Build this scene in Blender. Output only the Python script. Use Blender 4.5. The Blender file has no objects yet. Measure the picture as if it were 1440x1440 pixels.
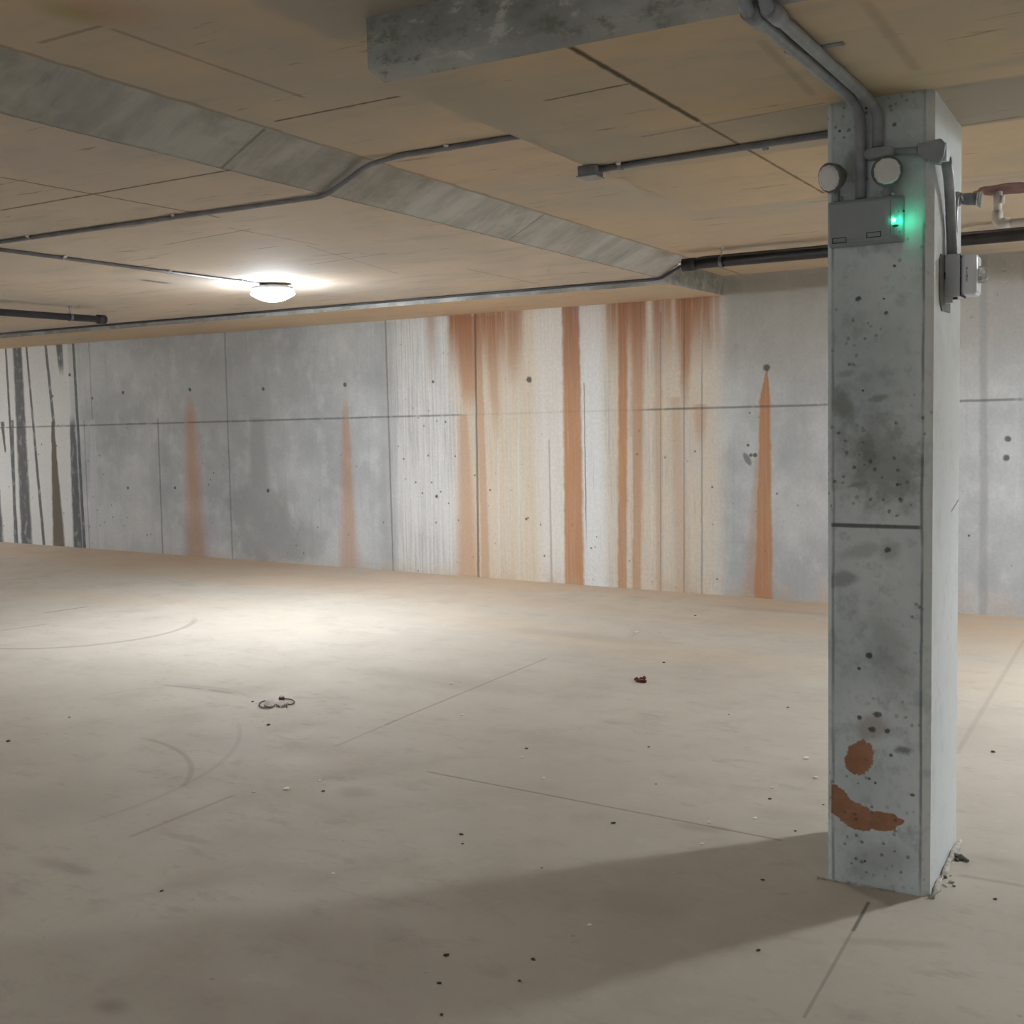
import bpy, bmesh, math, random
from mathutils import Vector, Matrix
random.seed(7)
S = bpy.context.scene
COL = S.collection
R = math.radians

# ------------------------------------------------------------------ camera
FPX = 1630.161
YAW, PITCH, ROLL = R(-29.215), R(-4.623), R(-1.298)
EYE = Vector((0, 0, 1.5))
FW = Vector((math.sin(YAW)*math.cos(PITCH), math.cos(YAW)*math.cos(PITCH), math.sin(PITCH)))
_r = Vector((math.cos(YAW), -math.sin(YAW), 0)); _u = _r.cross(FW)
RT = _r*math.cos(ROLL) + _u*math.sin(ROLL)
UP = -_r*math.sin(ROLL) + _u*math.cos(ROLL)
cd = bpy.data.cameras.new('camera'); cam = bpy.data.objects.new('camera', cd); COL.objects.link(cam)
cd.sensor_width = 36; cd.lens = 36*FPX/1440; cd.clip_start = .05; cd.clip_end = 100
m = Matrix((( RT.x, UP.x, -FW.x), (RT.y, UP.y, -FW.y), (RT.z, UP.z, -FW.z))).to_4x4()
m.translation = EYE; cam.matrix_world = m
S.camera = cam
S.view_settings.view_transform = 'Standard'; S.view_settings.look = 'None'
S.view_settings.exposure = 0.0; S.view_settings.gamma = 1.0; S.view_settings.use_curve_mapping = False

# surveyed planes of the place
SX, SY = -.017, -.006
def floor_z(x, y): return SX*x + SY*(y-4)
YW = 9.0            # back wall
ZH, ZF, ZP, ZB = 2.591, 2.475, 2.421, 2.432
def hit(px, py, n, d):            # point of a plane that the survey photo shows at px,py
    v = FW*FPX + RT*(px-720) - UP*(py-720); n = Vector(n)
    return EYE + v*((d - n.dot(EYE))/n.dot(v))
def onfloor(px, py): return hit(px, py, (-SX, -SY, 1), -4*SY)
def onz(px, py, z): return hit(px, py, (0, 0, 1), z)
def ony(px, py, y): return hit(px, py, (0, 1, 0), y)
def onwall(px, py): return ony(px, py, YW)

# ------------------------------------------------------------------ node helpers
class N:
    """one material's node tree with small arithmetic helpers"""
    def __init__(s, name):
        s.m = bpy.data.materials.new(name); s.m.use_nodes = True
        s.t = s.m.node_tree; s.t.nodes.clear()
        s.out = s.t.nodes.new('ShaderNodeOutputMaterial')
        s.b = s.t.nodes.new('ShaderNodeBsdfPrincipled')
        s.t.links.new(s.b.outputs[0], s.out.inputs[0])
    def put(s, sock, v):
        if isinstance(v, bpy.types.NodeSocket): s.t.links.new(v, sock)
        elif isinstance(v, (tuple, list)): sock.default_value = tuple(v) + ((1,) if len(v) == 3 and len(sock.default_value) == 4 else ())
        else: sock.default_value = v
    def math(s, op, *a, clamp=False):
        if any(q is None for q in a):
            if op == 'MULTIPLY': return None
            if op == 'MAXIMUM': return a[0] if a[1] is None else a[1]
            a = tuple(0. if q is None else q for q in a)
        n = s.t.nodes.new('ShaderNodeMath'); n.operation = op; n.use_clamp = clamp
        for i, v in enumerate(a): s.put(n.inputs[i], v)
        return n.outputs[0]
    def add(s, a, b): return s.math('ADD', a, b)
    def sub(s, a, b): return s.math('SUBTRACT', a, b)
    def mul(s, a, b, clamp=False): return s.math('MULTIPLY', a, b, clamp=clamp)
    def mx(s, a, b): return s.math('MAXIMUM', a, b)
    def ab(s, a): return s.math('ABSOLUTE', a)
    def inv(s, a): return s.math('SUBTRACT', 1.0, a)
    def rng(s, v, a, b, c=0., d=1., smooth=True):
        if v is None: v = 0.
        n = s.t.nodes.new('ShaderNodeMapRange'); n.interpolation_type = 'SMOOTHSTEP' if smooth else 'LINEAR'
        for k, x in zip(('Value', 'From Min', 'From Max', 'To Min', 'To Max'), (v, a, b, c, d)): s.put(n.inputs[k], x)
        return n.outputs[0]
    def pos(s):
        g = s.t.nodes.new('ShaderNodeNewGeometry'); q = s.t.nodes.new('ShaderNodeSeparateXYZ')
        s.t.links.new(g.outputs['Position'], q.inputs[0]); s.P = g.outputs['Position']; s.NRM = g.outputs['Normal']
        s.x, s.y, s.z = q.outputs; return s.x, s.y, s.z
    def noise(s, scale=1., sc=(1, 1, 1), detail=4, rough=.55, off=(0, 0, 0), dist=0.):
        mp = s.t.nodes.new('ShaderNodeMapping'); s.t.links.new(s.P, mp.inputs[0])
        mp.inputs['Scale'].default_value = sc; mp.inputs['Location'].default_value = off
        n = s.t.nodes.new('ShaderNodeTexNoise'); s.t.links.new(mp.outputs[0], n.inputs['Vector'])
        n.inputs['Scale'].default_value = scale; n.inputs['Detail'].default_value = detail
        n.inputs['Roughness'].default_value = rough; n.inputs['Distortion'].default_value = dist
        return n.outputs[0]
    def voro(s, scale, sc=(1, 1, 1), rand=1.):
        mp = s.t.nodes.new('ShaderNodeMapping'); s.t.links.new(s.P, mp.inputs[0]); mp.inputs['Scale'].default_value = sc
        n = s.t.nodes.new('ShaderNodeTexVoronoi'); s.t.links.new(mp.outputs[0], n.inputs['Vector'])
        n.inputs['Scale'].default_value = scale; n.inputs['Randomness'].default_value = rand
        return n.outputs['Distance']
    def mix(s, f, a, b, mode='MIX'):
        if f is None: return a
        n = s.t.nodes.new('ShaderNodeMix'); n.data_type = 'RGBA'; n.blend_type = mode; n.clamp_factor = True
        s.put(n.inputs[0], f); s.put(n.inputs[6], a); s.put(n.inputs[7], b); return n.outputs[2]
    def seg(s, A, B, w, soft=.6, u=None, v=None, wob=None):
        """mask of a straight line A-B of half width w in the plane (u, v)"""
        u = s.x if u is None else u; v = s.y if v is None else v
        L = math.hypot(B[0]-A[0], B[1]-A[1]); dx, dy = (B[0]-A[0])/L, (B[1]-A[1])/L
        c = A[1]*dx - A[0]*dy
        d = s.ab(s.sub(s.add(s.mul(v, dx), s.mul(u, -dy)), c))
        if wob is not None: d = s.add(d, wob)
        t = s.add(s.mul(u, dx), s.mul(v, dy)); t0 = A[0]*dx + A[1]*dy
        e = s.ab(s.sub(t, t0 + L/2))
        return s.mul(s.rng(d, w*(1-soft), w*(1+soft), 1., 0.), s.rng(e, L/2-w*2, L/2+w, 1., 0.))
    def blob(s, c, r, rot=0., u=None, v=None, nz=None, na=.5, soft=.25):
        u = s.x if u is None else u; v = s.y if v is None else v
        ca, sa = math.cos(rot), math.sin(rot)
        du, dv = s.sub(u, c[0]), s.sub(v, c[1])
        a = s.mul(s.add(s.mul(du, ca), s.mul(dv, sa)), 1/r[0]); b = s.mul(s.sub(s.mul(dv, ca), s.mul(du, sa)), 1/r[1])
        d = s.math('SQRT', s.add(s.mul(a, a), s.mul(b, b)))
        if nz is not None: d = s.add(d, s.mul(s.sub(nz, .5), na))
        return s.rng(d, 1-soft, 1+soft, 1., 0.)
    def bump(s, h, strength=.3, dist=.01):
        n = s.t.nodes.new('ShaderNodeBump'); n.inputs['Strength'].default_value = strength; n.inputs['Distance'].default_value = dist
        s.put(n.inputs['Height'], h); s.t.links.new(n.outputs[0], s.b.inputs['Normal'])
    def done(s, col, rough=.8, metal=0., spec=.3):
        s.put(s.b.inputs['Base Color'], col); s.put(s.b.inputs['Roughness'], rough)
        s.b.inputs['Metallic'].default_value = metal; s.b.inputs['Specular IOR Level'].default_value = spec
        return s.m

def flat(name, col, rough=.5, metal=0., var=.12, scale=30, spec=.4):
    n = N(name); n.pos(); z = n.noise(scale, detail=3)
    c = n.mix(n.rng(z, .3, .7), tuple(v*(1-var) for v in col), tuple(min(1, v*(1+var)) for v in col))
    return n.done(c, rough, metal, spec)

# ------------------------------------------------------------------ back wall material
def wall_material(za, zb):
    n = N('stained_formed_concrete'); x, y, z = n.pos()
    near = lambda a, b: b > za-.12 and a < zb+.12
    big = n.noise(.9, (1, 1, 1), 4, .6); mid = n.noise(5, (1, 1, .8), 4, .6, (3, 0, 1))
    fine = n.noise(40, (1, 1, 1), 3); vst = n.noise(3.2, (5, 1, .22), 4, .65, (1, 0, 4)); vst2 = n.noise(9, (6, 1, .12), 4, .7, (7, 0, 2))
    wob = n.mul(n.sub(n.noise(2.5, (.3, 1, 3.), 3, .6), .5), .035)
    wob2 = n.mul(n.sub(n.noise(30, (1, 1, .35), 3, .6), .5), .014)
    xs = n.add(n.add(x, n.mul(wob, .8)), wob2); xthin = n.add(n.add(x, n.mul(wob, .35)), n.mul(wob2, .35))
    def W(px, py): p = onwall(px, py); return p.x, p.z
    def streak(p0, w0, p1, w1, soft=.35, fade=None, top=True, fin=None):
        """p0/p1: top and bottom (survey pixels), w: full width there; fade: share of the length over which it dies out"""
        (x0, z0), (x1, z1) = W(*p0), W(*p1)
        if not near(min(x0, x1)-.15, max(x0, x1)+.15): return None
        W0 = abs(W(p0[0]+w0/2, p0[1])[0]-W(p0[0]-w0/2, p0[1])[0])/2; W1 = abs(W(p1[0]+w1/2, p1[1])[0]-W(p1[0]-w1/2, p1[1])[0])/2
        t = n.rng(z, z0, z1, 0., 1., smooth=False)
        c = n.rng(t, 0., 1., x0, x1, smooth=False); w = n.rng(t, 0., 1., W0, W1, smooth=False)
        d = n.math('DIVIDE', n.ab(n.sub(xthin if w1 < 5 and w0 < 5 else xs, c)), w)
        mk = n.rng(d, 1-soft, 1+soft, 1., 0.)
        if top: mk = n.mul(mk, n.rng(z, z0, z0+.02, 1., 0.))
        if z1 > .3: mk = n.mul(mk, n.rng(z, z1, z1+.03, 0., 1.))
        if fin: mk = n.mul(mk, n.rng(t, 0., fin))
        if fade: mk = n.mul(mk, n.rng(t, 1-fade, 1., 1., 0.))
        return mk
    def band(px0, px1, soft=.05):      # everything between two surveyed columns of the wall
        a, b = W(px0, 600)[0], W(px1, 600)[0]
        if not near(a-soft, b+soft): return None
        if a+soft < za-.1 and b-soft > zb+.1: return 1.
        return n.mul(n.rng(xs, a-soft, a+soft), n.rng(xs, b-soft, b+soft, 1., 0.))
    def total(ms):
        ms = [q for q in ms if q is not None]
        if not ms: return None
        r = ms[0]
        for q in ms[1:]: r = n.mx(r, q)
        return r
    def wblob(p, r, *a, **k):
        c = W(*p); return n.blob(c, r, *a, u=x, v=z, **k) if near(c[0]-r[0]*1.6, c[0]+r[0]*1.6) else None
    # plain concrete
    base = n.mix(n.rng(big, .35, .65), (.47, .495, .515), (.66, .68, .69))
    base = n.mix(n.mul(n.rng(mid, .45, .75), .5), base, (.78, .79, .79))
    base = n.mix(n.mul(n.rng(vst, .5, .75), .3), base, (.42, .44, .455))
    # shade on the upper wall right of centre, painted as a darker tint
    base = n.mix(n.mul(band(1010, 1500, .1), n.mul(n.rng(z, 1.5, 2.2), .6)), base, (.42, .385, .33))
    # white wash of lime in the middle and at the far left
    lime = n.mx(n.mul(band(548, 1010, .12), n.rng(vst2, .35, .6, .2, 1.)), n.mul(band(-300, 101, .02), .95))
    base = n.mix(n.mul(lime, .85), base, (.83, .82, .80))
    for a, b, s_ in ((750, 800, .6), (818, 850, .9), (985, 1012, .3)): base = n.mix(n.mul(band(a, b, .05), s_), base, (.87, .88, .88))
    # damp grey patches
    damp = total([n.mul(streak((362, 588), 22, (365, 690), 30, .5), .7), n.mul(wblob((362, 715), (.42, .24), nz=mid, na=1.2), .6),
                  n.mul(streak((544, 455), 26, (548, 800), 24, .6), .35), n.mul(wblob((320, 560), (.9, .8), nz=mid, na=1.4, soft=.5), .35),
                  n.mul(streak((1383, 360), 10, (1383, 862), 12, .6), .55),n.mul(wblob((390, 760), (.6, .22), nz=mid, na=1.2), .5)])
    base = n.mix(damp, base, (.36, .37, .37))
    v3 = n.noise(14, (9, 1, .1), 4, .7, (2, 0, 9)); sv = band(548, 1012, .1)
    base = n.mix(n.mul(sv, n.mul(n.rng(v3, .56, .72), .45)), base, (.45, .44, .42)); base = n.mix(n.mul(sv, n.mul(n.rng(v3, .26, .42, 1., 0.), .5)), base, (.9, .9, .89))
    # ochre wash
    och = total([n.mul(band(640, 760, .12), n.rng(vst, .2, .6, .55, 1.)), n.mul(band(852, 1012, .1), n.rng(vst2, .3, .62, .25, 1.)),
                 n.mul(streak((500, 470), 20, (505, 800), 30, .5), .0), n.mul(band(760, 800, .06), .35)])
    base = n.mix(n.mul(och, .62), base, (.76, .60, .39))
    # strong orange at the head of the wall, dying out downwards
    topf = n.rng(z, 1.75, 2.45)
    heads = total([n.mul(band(634, 668, .03), 1.), n.mul(band(668, 715, .04), .95), n.mul(band(715, 738, .03), .7), n.mul(band(855, 912, .03), .9), n.mul(band(920, 948, .03), .8), n.mul(band(950, 1004, .03), .95),
                   n.mul(band(604, 616, .04), .55), n.mul(band(800, 860, .05), .2), n.mul(band(1004, 1014, .02), .6)])
    hm = n.mul(n.mul(heads, topf), n.rng(vst2, .25, .55, .45, 1.))
    base = n.mix(hm, base, (.40, .195, .10))
    rust = total([
        streak((802, 430), 24, (808, 822), 27, .18), n.mul(streak((655, 446), 34, (663, 590), 20, .4, .35), .8), n.mul(streak((652, 585), 12, (658, 812), 30, .6), .6),
        n.mul(streak((876, 424), 13, (875, 828), 12, .35), .95), n.mul(streak((897, 424), 18, (895, 830), 12, .5), .75),
        n.mul(streak((672, 445), 8, (683, 815), 12, .4), .6), n.mul(streak((690, 445), 18, (700, 640), 8, .6, .5), .6),
        n.mul(streak((965, 420), 20, (962, 600), 8, .6, .5), .8), n.mul(streak((925, 420), 12, (927, 836), 8, .7), .4), n.mul(streak((950, 560), 14, (960, 838), 20, .7), .35),
        streak((1078, 520), 2, (1075, 572), 18, .3), streak((1076, 562), 14, (1073, 842), 27, .25), n.mul(streak((1066, 640), 8, (1058, 842), 24, .7), .45),
        n.mul(streak((266, 545), 10, (276, 782), 26, .8, fin=.18), .66), n.mul(streak((485, 541), 6, (491, 797), 24, .6, fin=.22), .62),
        n.mul(streak((720, 440), 22, (722, 560), 10, .7, .6), .5), n.mul(streak((985, 570), 18, (985, 640), 10, .7, .6), .5)])
    rust = n.mul(rust, n.rng(vst2, .25, .6, .72, 1.))
    base = n.mix(n.mul(rust, .93), base, n.mix(n.rng(z, 1.4, 2.4), (.56, .27, .115), (.40, .175, .085)))
    # pale run lines, thin dark run lines
    thinw = total([n.mul(streak((a, 600+(a*7)%40), 2.6, (a+2, b), 2.6, .7), .35) for a, b in ((700, 770), (728, 800), (776, 790), (851, 800), (888, 760), (618, 780), (560, 790), (915, 780))])
    base = n.mix(thinw, base, (.82, .83, .83))
    dark = total([
        n.mul(streak((668, 442), 2.4, (673, 812), 3.2, .4), .7), n.mul(streak((929, 440), 2, (929, 836), 2.4, .5), .3), n.mul(streak((962, 420), 2.4, (962, 836), 2.4, .5), .35), n.mul(streak((987, 430), 2.2, (987, 838), 2.4, .5, fin=.3), .42),
        n.mul(streak((821, 540), 1.3, (825, 780), 1.5, .5, .3), .7), n.mul(streak((542, 452), 2.2, (553, 803), 2.2, .5), .5), n.mul(streak((316, 468), 2.2, (327, 787), 2, .5), .4), n.mul(streak((222, 590), 1.8, (229, 780), 1.8, .5), .5),
        n.mul(streak((125, 482), 1.6, (138, 773), 2, .5), .35), n.mul(streak((118, 592), 1.4, (126, 772), 1.4, .5), .4), n.mul(streak((772, 620), 2, (775, 780), 3, .6), .35)])
    base = n.mix(dark, base, (.10, .085, .075))
    # wet black runs on the far left panel
    wet = total([
        streak((24, 490), 12, (38, 766), 15, .25), streak((8, 490), 2.5, (24, 766), 4, .4), streak((37, 488), 2.5, (62, 768), 4, .4), streak((64, 486), 3.5, (76, 600), 4, .3),
        streak((83, 484), 9, (87, 532), 6, .3, .5), streak((103, 484), 3.4, (119, 772), 4, .2), streak((101, 580), 7, (110, 772), 13, .3, fin=.12), streak((3, 594), 5, (8, 638), 2, .4), streak((-4, 690), 8, (0, 764), 10, .4), streak((17, 592), 4, (22, 766), 4, .4)])
    wet2 = streak((74, 594), 4, (83, 771), 17, .25)
    wet = n.mul(wet, n.rng(n.noise(14, (1, 1, .6), 4), .25, .5, .55, 1.))
    base = n.mix(n.mul(wet, .92), base, (.105, .11, .115)); base = n.mix(n.mul(wet2, .92), base, (.15, .12, .085))
    # smooth pale strip beside the joint
    base = n.mix(n.mul(streak((130, 592), 7, (134, 773), 13, .2), .8), base, (.62, .63, .65))
    # formwork joint and tie holes
    zj = 1.547
    jn = n.mul(n.rng(n.ab(n.sub(n.add(z, n.mul(wob2, .25)), n.add(n.mul(n.add(x, 3.), .0025), zj))), .004, .013, 1., 0.), n.rng(n.noise(9, (1, 1, .1), 3), .3, .5, .3, 1.))
    jn = n.mul(jn, n.sub(1., n.mul(band(650, 905, .1), .8)))
    base = n.mix(n.mul(jn, .58), base, (.12, .12, .125))
    holes = [((173, 552), .024), ((267, 548), .026), ((370, 547), .026), ((485, 541), .028), ((744, 534), .036), ((1078, 517), .037), ((180, 686), .02), ((246, 686), .02), ((377, 690), .026), ((614, 698), .022), ((74, 557), .02),
             ((609, 537), .018), ((130, 560), .02), ((98, 527), .025), ((740, 730), .016), ((1417, 617), .03), ((1415, 644), .03), ((1052, 626), .016), ((1062, 640), .022), ((1056, 640), .02)]
    hm = total([wblob(p, (r*.72, r*.72), nz=fine, na=1.1, soft=.35) for p, r in holes])
    base = n.mix(n.mul(hm, .85), base, (.085, .075, .065))
    base = n.mix(n.mul(wblob((1051, 646), (.022, .055), rot=.5, nz=mid, na=.8), .7), base, (.13, .13, .13))
    # pits
    v = n.voro(9, (1, .1, 1)); pm = n.rng(n.noise(1.3, (1, 1, 1), 3, off=(5, 0, 5)), .42, .58)
    pit = n.mul(n.rng(n.add(v, n.mul(n.sub(fine, .5), .12)), .06, .11, 1., 0.), pm)
    base = n.mix(n.mul(pit, n.rng(z, 1.5, 1.7, .75, .15)), base, (.11, .11, .115))
    # dusty orange rim at the foot
    base = n.mix(n.mul(n.rng(z, .02, .26, 1., 0.), n.rng(mid, .4, .7, .0, .55)), base, (.58, .42, .28))
    base = n.mix(n.mul(n.rng(fine, .3, .7), .12), base, (.2, .2, .2))
    n.bump(n.add(n.sub(n.mul(mid, .3), n.mul(n.mx(jn, n.mx(pit, hm)), 1.)), n.mul(fine, .15)), .5, .008)
    return n.done(base, n.rng(wet, 0, 1, .85, .45), 0, .25)

# ------------------------------------------------------------------ formed ceiling
def ceiling_material(name, zz, lines, tan=(.62, .485, .345), grey=(.47, .425, .355), extra=None, mott=.5, post=None):
    n = N(name); x, y, z = n.pos()
    big = n.noise(.8, (1, 1, 1), 4, .6, (2, 5, zz)); mid = n.noise(3.5, (.5, 1.6, 1), 4, .65, (zz, 1, 0)); fine = n.noise(35, (1, 1, 1), 3)
    c = n.mix(n.mul(n.rng(big, .4, .66), .8), tan, grey)
    c = n.mix(n.mul(n.rng(mid, .5, .78), .5), c, (.40, .36, .305)); c = n.mix(n.mul(n.rng(mid, .22, .42, 1., 0.), .4), c, (.72, .55, .38))
    # rough scuffs left by the form boards
    sc = n.noise(6, (.35, 2.2, 1), 4, .7, (9, zz, 3)); c = n.mix(n.mul(n.rng(sc, .62, .72), .6), c, (.16, .12, .09))
    wob = n.mul(n.sub(n.noise(25, (1, 1, 1), 2), .5), .010)
    ln = None
    for L in lines:
        a, b = onz(*L[0], zz), onz(*L[1], zz); w = L[2]; k = L[3] if len(L) > 3 else .8
        q = n.mul(n.seg((a.x, a.y), (b.x, b.y), w, .7, wob=wob), k); ln = q if ln is None else n.mx(ln, q)
    if extra: c = extra(n, c, mid, fine)
    if ln is not None: c = n.mix(ln, c, (.085, .055, .035))
    # vertical or steep sides show bare grey concrete
    q = n.t.nodes.new('ShaderNodeSeparateXYZ'); n.t.links.new(n.NRM, q.inputs[0])
    side = n.rng(n.ab(q.outputs[2]), .85, .97, 1., 0.)
    g = n.mix(n.rng(mid, .35, .7), (.33, .33, .315), (.52, .52, .495)); blot = n.noise(2.6, (1, 1, 2), 4, .65, (4, 4, 4)); bl2 = n.noise(9, (1, 1, 1.6), 4, .7, (4, 8, 4)); g = n.mix(n.mul(n.rng(blot, .5, .66), .55), g, (.22, .225, .185)); g = n.mix(n.mul(n.rng(bl2, .52, .66), mott), g, (.22, .225, .19)); g = n.mix(n.mul(n.rng(bl2, .3, .44, 1., 0.), mott), g, (.62, .62, .58))
    c = n.mix(side, c, g)
    if post: c = post(n, c, mid, side)
    n.bump(n.add(n.mul(mid, .4), n.mul(fine, .2)), .35, .006)
    return n.done(c, .85, 0, .2)

def floor_material(zone):
    n = N('dusty_concrete_floor'); x, y, z = n.pos(); zx0, zx1, zy0, zy1 = zone
    near = lambda a, b, c_, d_: b > zx0-.1 and a < zx1+.1 and d_ > zy0-.1 and c_ < zy1+.1
    big = n.noise(.55, (1, 1, 1), 4, .6, (1, 2, 0)); mid = n.noise(2.6, (1, 1, 1), 4, .65, (4, 4, 0)); fine = n.noise(28, (1, 1, 1), 4, .6)
    c = n.mix(n.rng(big, .35, .65), (.515, .465, .392), (.575, .525, .445))
    c = n.mix(n.mul(n.rng(mid, .48, .75),   .45), c, (.42, .375, .315)); c = n.mix(n.mul(n.rng(fine, .5, .8), .25), c, (.44, .395, .335))
    spk = n.noise(7, (.7, 1.3, 1), 5, .75, (2, 6, 0)); c = n.mix(n.mul(n.rng(spk, .53, .70), n.rng(big, .3, .6, .15, .45)), c, (.36, .325, .275)); c = n.mix(n.mul(n.rng(spk, .32, .43, 1., 0.), .3), c, (.63, .575, .505))
    # red dust washed up along the back wall
    dust = n.mul(n.rng(y, 7.3, 8.7), n.rng(n.noise(.9, (.5, 1.4, 1), 4, .6, (7, 1, 0)), .35, .6, .25, 1.))
    c = n.mix(n.mul(dust, .75), c, (.60, .42, .27))
    c = n.mix(n.mul(n.mul(n.rng(y, 5.2, 7.5), n.rng(n.noise(.7, (.5, 2, 1), 4, .6, (1, 9, 0)), .45, .65)), .4), c, (.60, .46, .32))
    def F(a): p = onfloor(*a); return (p.x, p.y)
    wob = n.mul(n.sub(n.noise(1.5, (1, 1, 1), 3), .5), .03)
    for a, b, w, k, col in (
        ((600, 1085), (1100, 1182), .006, .55, (.17, .14, .11)), ((1190, 1195), (1262, 1212), .006, .4, (.17, .14, .11)), ((540, 1020), (770, 925), .008, .45, (.25, .20, .15)), ((470, 1050), (560, 1012), .008, .3, (.25, .2, .15)),
        ((1130, 1432), (1199, 1309), .004, .4, (.17, .14, .11)), ((1199, 1310), (1222, 1268), .005, .8, (.12, .10, .08)), ((180, 1178), (330, 1118), .010, .35, (.24, .2, .16)),
        ((228, 963), (285, 969), .014, .45, (.3, .24, .19)), ((292, 970), (330, 975), .016, .45, (.3, .24, .19)), ((0, 887), (70, 877), .012, .5, (.25, .21, .17)), ((62, 862), (124, 853), .014, .65, (.2, .17, .14)), ((1345, 1060), (1440, 900), .012, .3, (.3, .24, .18)), ((1345, 1230), (1440, 1246), .012, .35, (.25, .2, .16)), ((1180, 1322), (1340, 1330), .02, .22, (.25, .2, .16))):  # last entry: faint shadow edge in front of the column, painted on the floor
        A, B = F(a), F(b)
        if not near(min(A[0], B[0]), max(A[0], B[0]), min(A[1], B[1]), max(A[1], B[1])): continue
        c = n.mix(n.mul(n.seg(A, B, w, .7, wob=n.mul(wob, .25)), k), c, col)
    # tyre sweeps: arcs fitted through three surveyed points
    def arc(a, b, d, w, k, col=(.26, .215, .17)):
        (x1, y1), (x2, y2), (x3, y3) = F(a), F(b), F(d)
        D = 2*(x1*(y2-y3)+x2*(y3-y1)+x3*(y1-y2))
        ux = ((x1*x1+y1*y1)*(y2-y3)+(x2*x2+y2*y2)*(y3-y1)+(x3*x3+y3*y3)*(y1-y2))/D; uy = ((x1*x1+y1*y1)*(x3-x2)+(x2*x2+y2*y2)*(x1-x3)+(x3*x3+y3*y3)*(x2-x1))/D
        if not near(min(x1, x2, x3)-.4, max(x1, x2, x3)+.4, min(y1, y2, y3)-.4, max(y1, y2, y3)+.4): return None, None
        r = math.hypot(x1-ux, y1-uy); du, dv = n.sub(x, ux), n.sub(y, uy)
        d_ = n.ab(n.sub(n.math('SQRT', n.add(n.mul(du, du), n.mul(dv, dv))), r))
        ang = n.math('ARCTAN2', n.sub(y, uy), n.sub(x, ux))
        a2 = math.atan2(y2-uy, x2-ux); half = max(abs((math.atan2(y1-uy, x1-ux)-a2+math.pi) % (2*math.pi)-math.pi), abs((math.atan2(y3-uy, x3-ux)-a2+math.pi) % (2*math.pi)-math.pi))
        dl = n.ab(n.math('WRAP', n.sub(ang, a2), math.pi, -math.pi))
        return n.mul(n.mul(n.rng(d_, w*.2, w, 1., 0.), n.rng(dl, half*.7, half*1.05, 1., 0.)), k), col
    for A in (arc((0, 912), (150, 905), (272, 866), .035, .5), arc((190, 1036), (262, 1065), (255, 1108), .02, .36), arc((120, 985), (260, 965), (340, 975), .02, .16),arc((330, 1010), (300, 1080), (200, 1130), .018, .2)):
        if A[0] is not None: c = n.mix(A[0], c, A[1])
    st = None
    for p, r, k in (((155, 1415), (.05, .035), .6), ((90, 1218), (.10, .03), .4), ((260, 1178), (.12, .02), .35), ((500, 1115), (.06, .05), .4), ((1135, 1085), (.10, .08), .3), ((80, 1130), (.25, .15), .22), ((480, 1340), (.3, .15), .2), ((890, 1270), (.12, .10), .3), ((985, 1165), (.08, .03), .45), ((1010, 1165), (.05, .02), .5), ((330, 1045), (.25, .12), .2),((600,955),(.5,.12),.25),((820,895),(.5,.10),.25),((300,970),(.28,.05),.3),((1110,860),(.5,.08),.3),((1400,1210),(.1,.05),.3), ((1415, 1050), (.3, .2), .15)):
        P_ = F(p)
        if not near(P_[0]-r[0]*2, P_[0]+r[0]*2, P_[1]-r[1]*2, P_[1]+r[1]*2): continue
        q = n.mul(n.blob(P_, r, 0, nz=mid, na=3., soft=.7), k*.7); st = q if st is None else n.mx(st, q)
    c = n.mix(st, c, (.20, .165, .13))
    pock = n.rng(n.add(n.voro(5, (1, 1, .1)), n.mul(n.sub(fine, .5), .08)), .025, .05, 1., 0.); c = n.mix(n.mul(pock, .35), c, (.22, .18, .14))
    n.bump(n.add(n.mul(mid, .5), n.mul(fine, .2)), .25, .006)
    return n.done(c, n.rng(mid, .3, .7, .62, .8), 0, .3)

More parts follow.
